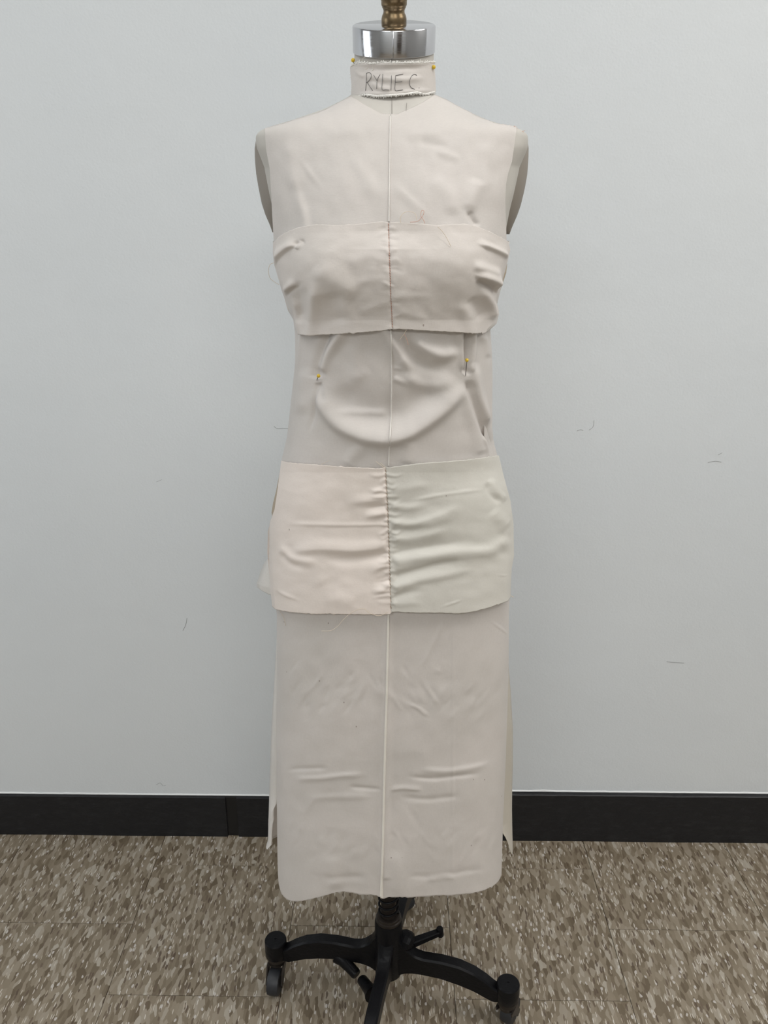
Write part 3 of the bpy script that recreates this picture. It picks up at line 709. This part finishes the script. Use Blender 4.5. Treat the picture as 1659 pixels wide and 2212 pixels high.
# pressed centre seam standing up from the cloth
def strip(name, pts, half, h, m, parent, base=.0008):
    V = []; F = []
    for x, y, off in pts:
        q = [on(x-half, y, off+base), on(x-half*.7, y, off+base+h), on(x+half*.7, y, off+base+h), on(x+half, y, off+base)]
        V += q
    for i in range(len(pts)-1):
        for j in range(3): a = i*4+j; F.append((a, a+4, a+5, a+1))
    return link_mesh(name, V, F, m, parent)
def seam_pts(y0, y1, n):
    ys = np.linspace(y0, y1, n); xs = seam_d(ys); d = dress_disp(xs, ys); return [(float(x), float(y), float(k)) for x, y, k in zip(xs, ys, d)]
strip('center_seam', seam_pts(250, 478, 60), 1.8, .0011, MUS_WHITE, dress)
strip('center_seam', seam_pts(708, 1006, 80), 1.8, .0011, MUS_WHITE, dress)
sp = seam_pts(1323, 1937, 140); strip('center_seam', [(x-1.5*0, y, k) for x, y, k in sp], 2.6, .0022, M_CREASE, dress)
# seam allowance seen at the hem
V = []; F = []
for i in range(24):
    f = i/23; y = 1850+f*90; k = float(dress_disp(np.array([seam_d(y)]), np.array([y]))[0])
    V += [on(seam_d(y)-1, y, k+.0012), on(seam_d(y)+5*f, y, k+.0018)]
for i in range(23): F.append((2*i, 2*i+1, 2*i+3, 2*i+2))
link_mesh('seam_allowance', V, F, M_CREASE, dress)
# the back panel's free side edges showing past the front panel below the slits
def edge_strip(name, pairs, ya, yb, m, parent, n=5, bulge=.006):
    V = []; F = []; pr = []
    for (a, b) in zip(pairs[:-1], pairs[1:]):
        for k in range(8):
            f = k/8; pr.append(tuple(a[i]+(b[i]-a[i])*f for i in range(4)))
    pr.append(pairs[-1])
    for (xa, y_a, xb, y_b) in pr:
        A, B = at_y(xa, y_a, ya), at_y(xb, y_b, yb)
        for j in range(n+1):
            f = j/n; q = A.lerp(B, f); q.y -= bulge*math.sin(math.pi*f); V.append(q)
    w_ = n+1
    for i in range(len(pr)-1):
        for j in range(n): F.append((i*w_+j, (i+1)*w_+j, (i+1)*w_+j+1, i*w_+j+1))
    o = link_mesh(name, V, F, m, parent); md = o.modifiers.new('thickness', 'SOLIDIFY'); md.thickness = .0006
    return o
edge_strip('back_panel_edge', [(598, 1375, 606, 1375), (594, 1441, 606, 1441), (590, 1510, 606, 1508), (586.7, 1564, 606, 1560), (583.5, 1650, 606, 1640), (581.5, 1717, 606, 1712), (581, 1735, 599, 1734), (580.5, 1752, 592, 1746), (580, 1764, 591.5, 1759),
            (579.5, 1772, 592.5, 1767), (579.3, 1790, 589.5, 1780), (579, 1806, 588, 1800), (578, 1817, 588, 1812), (575.5, 1824, 586.5, 1824), (574.5, 1829.5, 581, 1829)], AY+.055, AY+.035, MUS_WHITE, dress)
edge_strip('back_panel_edge', [(586, 1700, 612, 1700), (586, 1740, 612, 1730), (588, 1785, 612, 1770)], AY+.085, AY+.105, MUS_TAN, dress, bulge=0)  # tan strip painted as the shaded inside of the back panel behind the slit
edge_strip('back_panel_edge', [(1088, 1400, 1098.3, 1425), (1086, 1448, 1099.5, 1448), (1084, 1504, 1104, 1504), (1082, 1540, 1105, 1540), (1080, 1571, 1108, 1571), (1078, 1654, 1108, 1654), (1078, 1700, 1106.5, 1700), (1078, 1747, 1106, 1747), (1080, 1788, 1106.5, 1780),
            (1086, 1799, 1107, 1800), (1092, 1808, 1107.5, 1815), (1097, 1819, 1108, 1828), (1101.5, 1832, 1108, 1838), (1105.5, 1846, 1107, 1848)], AY+.03, AY+.075, MUS_SHADED, dress, bulge=-.004)

# ------------------------------------------------------------------ bust band
bust = thing('muslin_bust_band', 'muslin strapless band with coral centre seam wrapped around the bust', 'fabric band', (AX, AY, 1.16))
bt = curve([(588, 530), (591, 526), (605, 512), (617, 504.5), (630, 498.5), (645, 493.5), (658, 490.5), (689, 486), (712, 487.5), (735, 488), (787, 484), (810, 480.5), (826, 479), (840, 481), (864, 480.5), (910, 484.5), (944.6, 488), (975, 486), (997, 485), (1012, 487), (1025, 490), (1056, 502), (1075, 511), (1095, 521), (1103, 527)])
bb_ = curve([(630, 720), (647, 721.5), (690, 721.5), (717, 720.5), (770, 717), (822, 712.4), (848, 709), (875, 709.5), (944.6, 713.5), (1014.5, 717), (1040, 718.5), (1050, 714), (1062, 708), (1075, 698)])
bl = side([(591, 520), (591, 544), (595, 575), (602, 600), (616, 635), (633, 670), (639, 700), (645, 722), (646, 740)])
br = side([(1095, 515), (1098, 527), (1101, 540), (1095.5, 558), (1091, 575), (1083, 600), (1074, 624), (1070.5, 650), (1077, 677), (1072, 698), (1058, 711), (1052, 720)])
bs = side([(839, 470), (839, 482), (841.4, 558), (844, 635), (848, 709), (848.5, 730)])
fb = Folds()
fb.add([(593, 572), (600, 560), (612, 547), (630, 535), (652, 526)], 12, .0048, 4, ends=(0, .3)); fb.add([(640, 530), (652, 526), (668, 522)], 5, -.0022); fb.add([(648, 540), (653, 530), (658, 520)], 5, .0020)
fb.add([(614, 634), (633, 617), (650, 607)], 9, .0040, 4, ends=(0, .4)); fb.add([(618, 640), (637, 624), (668, 606)], 7, -.0022, ends=(0, .4))
fb.add([(690, 572), (715, 594), (742, 614), (775, 645)], 22, .0030); fb.add([(692, 600), (688, 635), (680, 675), (676, 718)], 13, .0042, ends=(.3, 0)); fb.add([(655, 610), (650, 650), (652, 700)], 14, -.0034)
fb.add([(640, 640), (640, 675), (642, 712)], 7, .0024, ends=(.3, 0)); fb.add([(715, 625), (725, 665), (735, 705)], 20, -.0026); fb.add([(730, 640), (755, 680), (765, 716)], 16, .0015, ends=(.3, 0))
fb.add([(1100, 557), (1080, 546), (1060, 538), (1018, 524)], 5, .0050, 11, ends=(0, .35)); fb.add([(1095, 548), (1060, 530), (1025, 516)], 7, -.0020, ends=(0, .4))
fb.add([(1073, 626), (1067, 611), (1050, 602), (1030, 596), (1010, 588)], 5, .0078, 14, ends=(0, .35)); fb.add([(1068, 628), (1045, 614), (1016, 602)], 8, -.0045, ends=(0, .3))
fb.add([(1028, 620), (1046, 640), (1062, 668), (1068, 695)], 11, .0045); fb.add([(1005, 640), (1025, 665), (1042, 692)], 14, -.0030); fb.add([(985, 650), (1005, 680), (1015, 714)], 14, .0020, ends=(.3, 0))
fb.add([(1005, 575), (1040, 578), (1078, 592)], 8, .0030); fb.add([(847, 562), (900, 556), (960, 566), (1004, 568)], 12, .0006); fb.add([(745, 566), (790, 558), (838, 562)], 12, .0007)
fb.add([(848, 630), (880, 640), (940, 636)], 9, .0006); fb.add([(850, 668), (885, 680), (930, 690)], 9, .0008); fb.add([(838, 600), (800, 604), (770, 612)], 9, .0006); fb.add([(842, 655), (810, 660), (770, 676)], 9, .0007)
g = np.random.default_rng(5)
for y in np.arange(495, 706, 13.):
    for sg in (-1, 1):
        x0_ = float(bs(y)); ln = g.uniform(8, 30); fb.add([(x0_, y+g.normal()*3), (x0_+sg*ln*.5, y+g.normal()*3), (x0_+sg*ln, y+g.normal()*5)], 4, g.uniform(-.0006, .0008), ends=(0, .6))
def bust_disp(px, py):
    d = fb(px, py) + bumps(px, py)
    d += .006*np.exp(-((px-846)/75)**2)*np.clip((py-500)/40, 0, 1)*np.clip((720-py)/150, .25, 1)      # cloth bridges between the bust points
    sx = np.abs(px-bs(py)); d -= .0011*np.exp(-(sx/3.)**2)
    d += .0004*rnoise(px, py, 26, 24, 15) + .0003*rnoise(px, py, 9, 9, 16)
    d += .003*np.clip((py-690)/30, 0, 1) + .0012*np.clip((505-py)/25, 0, 1)
    e = np.clip(np.minimum(px-bl(py), br(py)-px)/12, 0, 1)
    return d*(.12+.88*e)
sheet('front_panel', bt, bb_, bl, bs, 'l', 130, 150, .0042, bust_disp, MUS_PINK, bust)
sheet('front_panel', bt, bb_, bs, br, 'r', 130, 150, .0042, bust_disp, MUS_PINK, bust)
zt, zb = at_y(600, 548, AY).z, at_y(640, 706, AY).z
back_half('back_panel', zb, zt, .0042, MUS_PINK, bust, wrap=.45, nz=30, tuck=.006)
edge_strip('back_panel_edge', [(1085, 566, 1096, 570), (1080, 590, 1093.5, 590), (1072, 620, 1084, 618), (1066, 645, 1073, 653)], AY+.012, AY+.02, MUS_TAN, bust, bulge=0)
def stitches(parent, sfun, y0, y1, off, dispf, m, step=7.0, r=.00042, slant=1.2, base=.0009):
    bm = bmesh.new(); y = y0
    while y < y1:
        q = []
        for f in (0, .5, 1):
            yy = y+f*step*.72; xx = float(sfun(yy))+slant*(f-.5)
            k = float(dispf(np.array([xx]), np.array([yy]))[0]); q.append(on(xx, yy, off+k+base))
        tube(bm, q, r, 5); y += step
    return bm_obj('stitching', bm, m, parent, smooth=True)
stitches(bust, bs, 483, 707, .0042, bust_disp, M_CORAL, 5.5, .00032)

# ------------------------------------------------------------------ hip band
hip = thing('muslin_hip_band', 'wide muslin band with puckered centre seam wrapped around the hips', 'fabric band', (AX, AY, .78))
ht = curve([(603, 995), (608.5, 995.5), (623, 999), (679, 1003), (754, 1008.6), (821.5, 1011.6), (828, 1010), (834.6, 1008), (841, 1009.5), (866, 1005.6), (922, 999), (997, 993.6), (1053, 987), (1075.6, 984), (1082, 984)])
hb = curve([(583, 1300), (590, 1309.5), (604, 1314), (620, 1317), (650, 1320), (679, 1322), (754, 1322.5), (815, 1323), (844, 1322.5), (846.5, 1317), (870, 1317.5), (904, 1318.5), (950, 1319), (978, 1320.5), (1000, 1319.5), (1016, 1317), (1053, 1307.5), (1083, 1298), (1100, 1291), (1112, 1287)])
hl = side([(608.5, 990), (608.5, 995.5), (601, 1053), (594, 1100), (585, 1125), (579, 1147), (577.5, 1192), (581, 1229), (586, 1278), (590, 1309), (591, 1330)])
hr = side([(1075.6, 980), (1087, 1027), (1102, 1083), (1108.5, 1132), (1109.5, 1199), (1104, 1229), (1102, 1260), (1101, 1289), (1101, 1320)])
hs = side([(833, 1005), (833, 1016), (838, 1109.5), (841, 1203), (844.7, 1317), (845, 1330)])
fh = Folds()
fh.add([(881, 1083), (960, 1068), (1053, 1057)], 4, .0010); fh.add([(842, 1128), (889, 1132), (941, 1117), (1005, 1091)], 8, .0034, 16, ends=(.08, .4)); fh.add([(843, 1140), (890, 1143), (930, 1133)], 8, -.0025, ends=(.08, .4))
fh.add([(846, 1162), (885, 1164), (941, 1151), (985, 1140)], 9, .0032, 12, ends=(.08, .4)); fh.add([(844, 1196), (890, 1190), (960, 1178), (1030, 1165)], 10, -.0028, ends=(.08, .4))
fh.add([(846, 1214), (904, 1203), (978, 1192), (1053, 1188), (1104, 1160)], 11, .0052, 15, ends=(.06, .1)); fh.add([(848, 1246), (904, 1229), (965, 1214), (1020, 1210)], 7, -.0032, 10, ends=(.06, .4))
fh.add([(846, 1268), (904, 1251), (978, 1237), (1040, 1225)], 9, .0036, 10, ends=(.06, .4)); fh.add([(846, 1284), (890, 1276), (930, 1274)], 8, -.002, ends=(.06, .5)); fh.add([(848, 1301), (888, 1298), (930, 1304)], 8, .0015, ends=(.06, .5))
fh.add([(1051, 1040), (1061, 1068), (1083, 1087)], 8, -.0034, 7); fh.add([(1060, 1030), (1072, 1060), (1096, 1082)], 8, .0034); fh.add([(1062, 1100), (1080, 1120), (1102, 1140)], 14, .0030); fh.add([(1085, 1140), (1080, 1170), (1084, 1210)], 12, -.0016)
fh.add([(945, 1309), (975, 1299), (1004, 1288)], 2.5, .0010, ends=(.5, .5)); fh.add([(846, 1096), (880, 1096), (930, 1092)], 8, .0022, ends=(.08, .5)); fh.add([(844, 1062), (890, 1052), (960, 1046)], 10, .0016, ends=(.08, .5)); fh.add([(1070, 1239), (1084, 1242), (1096, 1240)], 1.8, .0007, ends=(.5, .5))
fh.add([(835, 1074), (800, 1080), (739, 1087)], 9, .0028, 12, ends=(.08, .5)); fh.add([(836, 1104), (815, 1110), (780, 1116)], 7, .0028, ends=(.08, .5)); fh.add([(836, 1092), (812, 1096), (785, 1098)], 6, -.0022, ends=(.08, .5))
fh.add([(838, 1132), (754, 1134), (616, 1132)], 3.5, .0013, 5, ends=(.03, .2)); fh.add([(840, 1178), (773, 1186), (691, 1183), (623, 1192)], 10, .0050, 16, ends=(.06, .2)); fh.add([(840, 1196), (790, 1206), (730, 1208), (680, 1204)], 12, -.0035, ends=(.06, .4))
fh.add([(842, 1206), (818, 1222), (796, 1240)], 9, .0034, ends=(.06, .5)); fh.add([(844, 1260), (821, 1272), (800, 1276)], 6, .0032, ends=(.06, .5)); fh.add([(843, 1246), (825, 1252), (806, 1254)], 6, -.0024, ends=(.06, .5))
fh.add([(598, 1268), (622, 1283), (660, 1297)], 4, .0015, 3, ends=(.4, .6)); fh.add([(598, 1172), (620, 1196), (642, 1207), (690, 1214)], 8, .0034, 10); fh.add([(604, 1190), (630, 1216), (660, 1224)], 8, -.0026)
fh.add([(700, 1265), (690, 1240), (700, 1215)], 14, .0012); fh.add([(775, 1300), (740, 1290), (700, 1296)], 14, .0014)
g = np.random.default_rng(9)
y = 1024.
while y < 1300:
    for sg in (-1, 1):
        x0_ = float(hs(y)); ln = g.uniform(10, 46); fh.add([(x0_, y), (x0_+sg*ln*.5, y+g.normal()*3+ln*.06), (x0_+sg*ln, y+g.normal()*5+ln*.12*-sg)], g.uniform(3.2, 5), g.uniform(.0006, .0018), ends=(0, .6))
    y += g.uniform(9, 15)
def hip_disp(px, py):
    d = .68*fh(px, py)
    sx = np.abs(px-hs(py)); d -= .0011*np.exp(-(sx/3.)**2)
    d += .0007*rnoise(px, py, 40, 20, 25) + .0003*rnoise(px, py, 12, 8, 26)
    d += .006*np.clip((py-1180)/140, 0, 1)                     # lower edge stands away
    d += .0012*np.clip((1020-py)/25, 0, 1)
    e = np.clip(np.minimum(px-hl(py), hr(py)-px)/12, 0, 1)
    return d*(.12+.88*e)
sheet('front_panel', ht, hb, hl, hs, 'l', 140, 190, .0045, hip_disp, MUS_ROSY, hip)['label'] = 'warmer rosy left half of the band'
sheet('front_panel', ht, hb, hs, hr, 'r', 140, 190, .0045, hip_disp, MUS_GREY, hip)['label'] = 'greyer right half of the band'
zt, zb = at_y(604, 1030, AY).z, at_y(590, 1255, AY).z
back_half('back_panel', zb, zt, .0045, MUS, hip, wrap=.45, nz=40, tuck=.0085)
stitches(hip, hs, 1014, 1315, .0045, hip_disp, mat('dark_tan_thread', (0.46, 0.34, 0.25), .8), 7.2, .0003, 2.6)
edge_strip('back_flap', [(581, 1203, 622, 1200), (571, 1215, 622, 1214), (564, 1232, 622, 1232), (558, 1250, 624, 1252), (554.5, 1260, 624, 1264), (554.5, 1268, 626, 1290)], AY+.07, AY+.035, MUS_WHITE, hip, bulge=.012)
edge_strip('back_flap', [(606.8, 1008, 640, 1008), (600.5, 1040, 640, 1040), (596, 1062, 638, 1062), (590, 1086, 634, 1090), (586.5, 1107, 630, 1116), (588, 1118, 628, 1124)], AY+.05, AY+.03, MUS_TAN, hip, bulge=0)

# ------------------------------------------------------------------ name tag around the neck
tag = thing('muslin_name_tag', 'frayed muslin strip with pencilled name pinned around the neck', 'name tag', (AX, AY-.047, 1.40))
tt_ = curve([(755, 144), (758, 143.5), (764, 140), (768, 139), (777, 137), (786.6, 136), (800, 138.5), (807, 138), (827.6, 136.2), (854, 136.5), (885, 136.3), (916, 135.7), (936, 135), (942, 136)])
tb_ = curve([(756, 206), (760, 208), (768, 209), (778, 206), (786.6, 204), (800, 205), (813, 207), (830, 206), (844, 205), (875, 203), (890, 200.5), (901, 199), (912, 201.5), (920, 203), (939, 198), (942, 197)])
tl_ = side([(758, 130), (758, 143), (757.5, 150), (759, 164), (761, 184.5), (760, 207), (760, 215)]); tr_ = side([(936, 130), (937, 140), (939, 164), (940, 198), (940, 210)])
ft = Folds()
ft.add([(770, 156), (790, 164), (830, 170), (880, 172), (930, 164)], 7, .0014); ft.add([(775, 146), (820, 150), (880, 148), (930, 146)], 6, -.0012); ft.add([(770, 150), (776, 160), (790, 166)], 4, .0012)
ft.add([(800, 176), (820, 190), (850, 194)], 6, .0012); ft.add([(760, 207), (800, 203), (845, 203), (900, 197), (940, 196)], 4, .0008, ends=(0, 0)); ft.add([(768, 140), (850, 139), (936, 137)], 3, .0009, ends=(0, 0)); ft.add([(770, 165), (766, 185), (768, 205)], 5, .001)
def tag_disp(px, py):
    d = ft(px, py) + .0003*rnoise(px, py, 8, 7, 31) + .0014*np.clip((py-165)/40, 0, 1)
    return d*np.clip(np.minimum(px-tl_(py), tr_(py)-px)/30, .1, 1)
sheet('cloth_strip', tt_, tb_, tl_, tr_, 'b', 150, 60, .0056, tag_disp, MUS, tag, jag=1.0, thick=.0008, srf=neck_surf)
# frayed edges
bm = bmesh.new(); g = np.random.default_rng(21)
for i in range(1000):
    x = g.uniform(758, 940); bot = i % 3 != 0; y = float(tb_(x) if bot else tt_(x)); sg = 1 if bot else -1
    k = .0056 + float(tag_disp(np.array([x]), np.array([y]))[0]); dx = g.normal()*2.2; ln = abs(g.normal())*2.2+.8
    tube(bm, [onn(x, y-sg*1.5, k+.0008),  onn(x+dx*.4, y+sg*ln*.5, k+.0014),  onn(x+dx, y+sg*ln, k+.0010)], .00026, 4)
for i in range(60):
    y = g.uniform(142, 206); x = float(tl_(y)); k = .003
    tube(bm, [onn(x+1, y, k),  onn(x-abs(g.normal())*2, y+g.normal()*1.5, k)], .0002, 4)
fr = bm_obj('frayed_edge', bm, M_FRAY, tag, smooth=True, kind='stuff')
def T1(x, y): return 680+x*.20494, y*.20494
letters = [[(545, 768), (541, 860), (535, 955)], [(545, 772), (572, 764), (592, 778), (594, 808), (575, 845), (545, 872)], [(552, 868), (578, 910), (610, 955)],
           [(620, 790), (640, 825), (656, 852)], [(688, 785), (670, 815), (656, 852), (654, 895), (652, 936)],
           [(716, 780), (712, 860), (708, 945), (745, 946), (786, 949)], [(808, 795), (806, 870), (804, 950)],
           [(852, 795), (848, 870), (846, 950), (890, 951), (930, 946)], [(850, 797), (890, 788), (932, 780)], [(848, 868), (885, 864), (922, 858)],
           [(1076, 795), (1060, 784), (1040, 786), (1016, 808), (1002, 850), (1002, 895), (1020, 925), (1056, 940)], [(1099, 922), (1101, 930)]]
bm = bmesh.new()
for st in letters:
    P = []
    for v in spline([(x, y, 0) for x, y in st], 3 if len(st) > 2 else 2):
        x, y = T1(v.x, v.y); k = float(tag_disp(np.array([x]), np.array([y]))[0]); P.append(onn(x, y, .0056+k+.0013))
    tube(bm, P, .00027, 5)
bm_obj('pencil_lettering', bm, M_PENCIL, tag, smooth=True)

# ------------------------------------------------------------------ loose threads (parts of the cloth they hang from)
def thread(parent, pts, m, off=.002, r=.00027, free=None):
    bm = bmesh.new(); P = []
    for v in spline([(x, y, 0) for x, y in pts], 6):
        P.append((onn if parent is tag else on)(v.x, v.y, off) if free is None else at_y(v.x, v.y, free))
    tube(bm, P, r, 5); return bm_obj('loose_thread', bm, m, parent, smooth=True)
thread(bust, [(866, 482), (865, 470), (872, 460), (885, 457), (897, 462), (900, 474)], M_CREAM_T, .012); thread(bust, [(886, 480), (902, 478), (912, 468), (916, 457), (911, 455), (909, 466), (914, 474), (918, 483)], M_CORAL, .013)
thread(bust, [(945, 490), (953, 497), (962, 509), (969, 522), (974, 532)], M_CREAM_T, .014); thread(bust, [(591, 568), (583, 572), (580, 585), (583, 600), (593, 609), (603, 615)], M_CREAM_T, 0, free=AY-.02)
thread(bust, [(880, 710), (872, 722), (863, 735)], M_CREAM_T, .007); thread(bust, [(873, 722), (878, 732), (882, 745)], M_CORAL, .007)
thread(dress, [(1113, 278), (1118, 282), (1126, 284), (1134, 282)], M_CORAL, 0, free=AY-.03); thread(dress, [(1110, 272), (1119, 279), (1124, 286), (1131, 285)], M_CORAL, 0, free=AY-.028)
thread(hip, [(694, 1363), (715, 1362), (730, 1352), (745, 1335), (765, 1320), (785, 1315), (800, 1325), (820, 1330), (838, 1322)], M_CREAM_T, .014); thread(hip, [(812, 997), (820, 1003), (830, 1011)], M_CREAM_T, .008)
thread(dress, [(604, 1318), (613, 1335), (617, 1352)], M_CREAM_T, .002)
thread(hip, [(1100, 1283), (1104, 1287), (1109, 1290)], M_CREAM_T, 0, .0004, free=AY-.02); thread(hip, [(822, 1000), (828, 1005), (833, 1010)], M_CREAM_T, .008)
thread(hip, [(694, 1003), (704, 998), (713, 994)], M_CREAM_T, .006, .00018)
thread(tag, [(790, 122), (783, 128), (782, 138), (790, 150), (800, 138), (806, 150), (796, 160), (786, 185), (782, 196)], M_CREASE, .006, .00028); thread(tag, [(934, 140), (938, 160), (936, 175), (928, 188)], M_CREASE, .006, .00028)
thread(tag, [(768, 140), (766, 148), (772, 160), (788, 168)], M_CREASE, .005, .00025)

# ------------------------------------------------------------------ pins
def pin(head, tip, hoff, toff, label, hfree=None):
    h = on(*head, hoff) if hfree is None else at_y(*head, hfree); t_ = on(*tip, toff) if hfree is None else at_y(*tip, hfree+.004)
    p = thing('straight_pin', label, 'pin', tuple(h), 'yellow ball head pins')
    bm = bmesh.new(); bmesh.ops.create_icosphere(bm, subdivisions=3, radius=.00215, matrix=Matrix.Translation(h)); bm_obj('pin_head', bm, M_YELLOW, p, smooth=True)
    bm = bmesh.new(); tube(bm, [h, h.lerp(t_, .9), t_], .0005, 6, radii=[.0005, .00045, .0001]); bm_obj('pin_shaft', bm, M_STEELPIN, p, smooth=True)
pin((762.5, 130), (768, 152), 0, 0, 'yellow headed pin at the left end of the neck strip', AY-.028)
pin((937, 145), (935, 153), 0, 0, 'yellow headed pin at the right end of the neck strip', AY-.030)
pin((688, 812), (684, 822), .012, .0, 'yellow headed pin at waist, lying short against a deep fold on the left')
pin((1008.5, 778), (1005.5, 813), .008, .001, 'yellow headed pin at waist with long shaft showing, on the right')
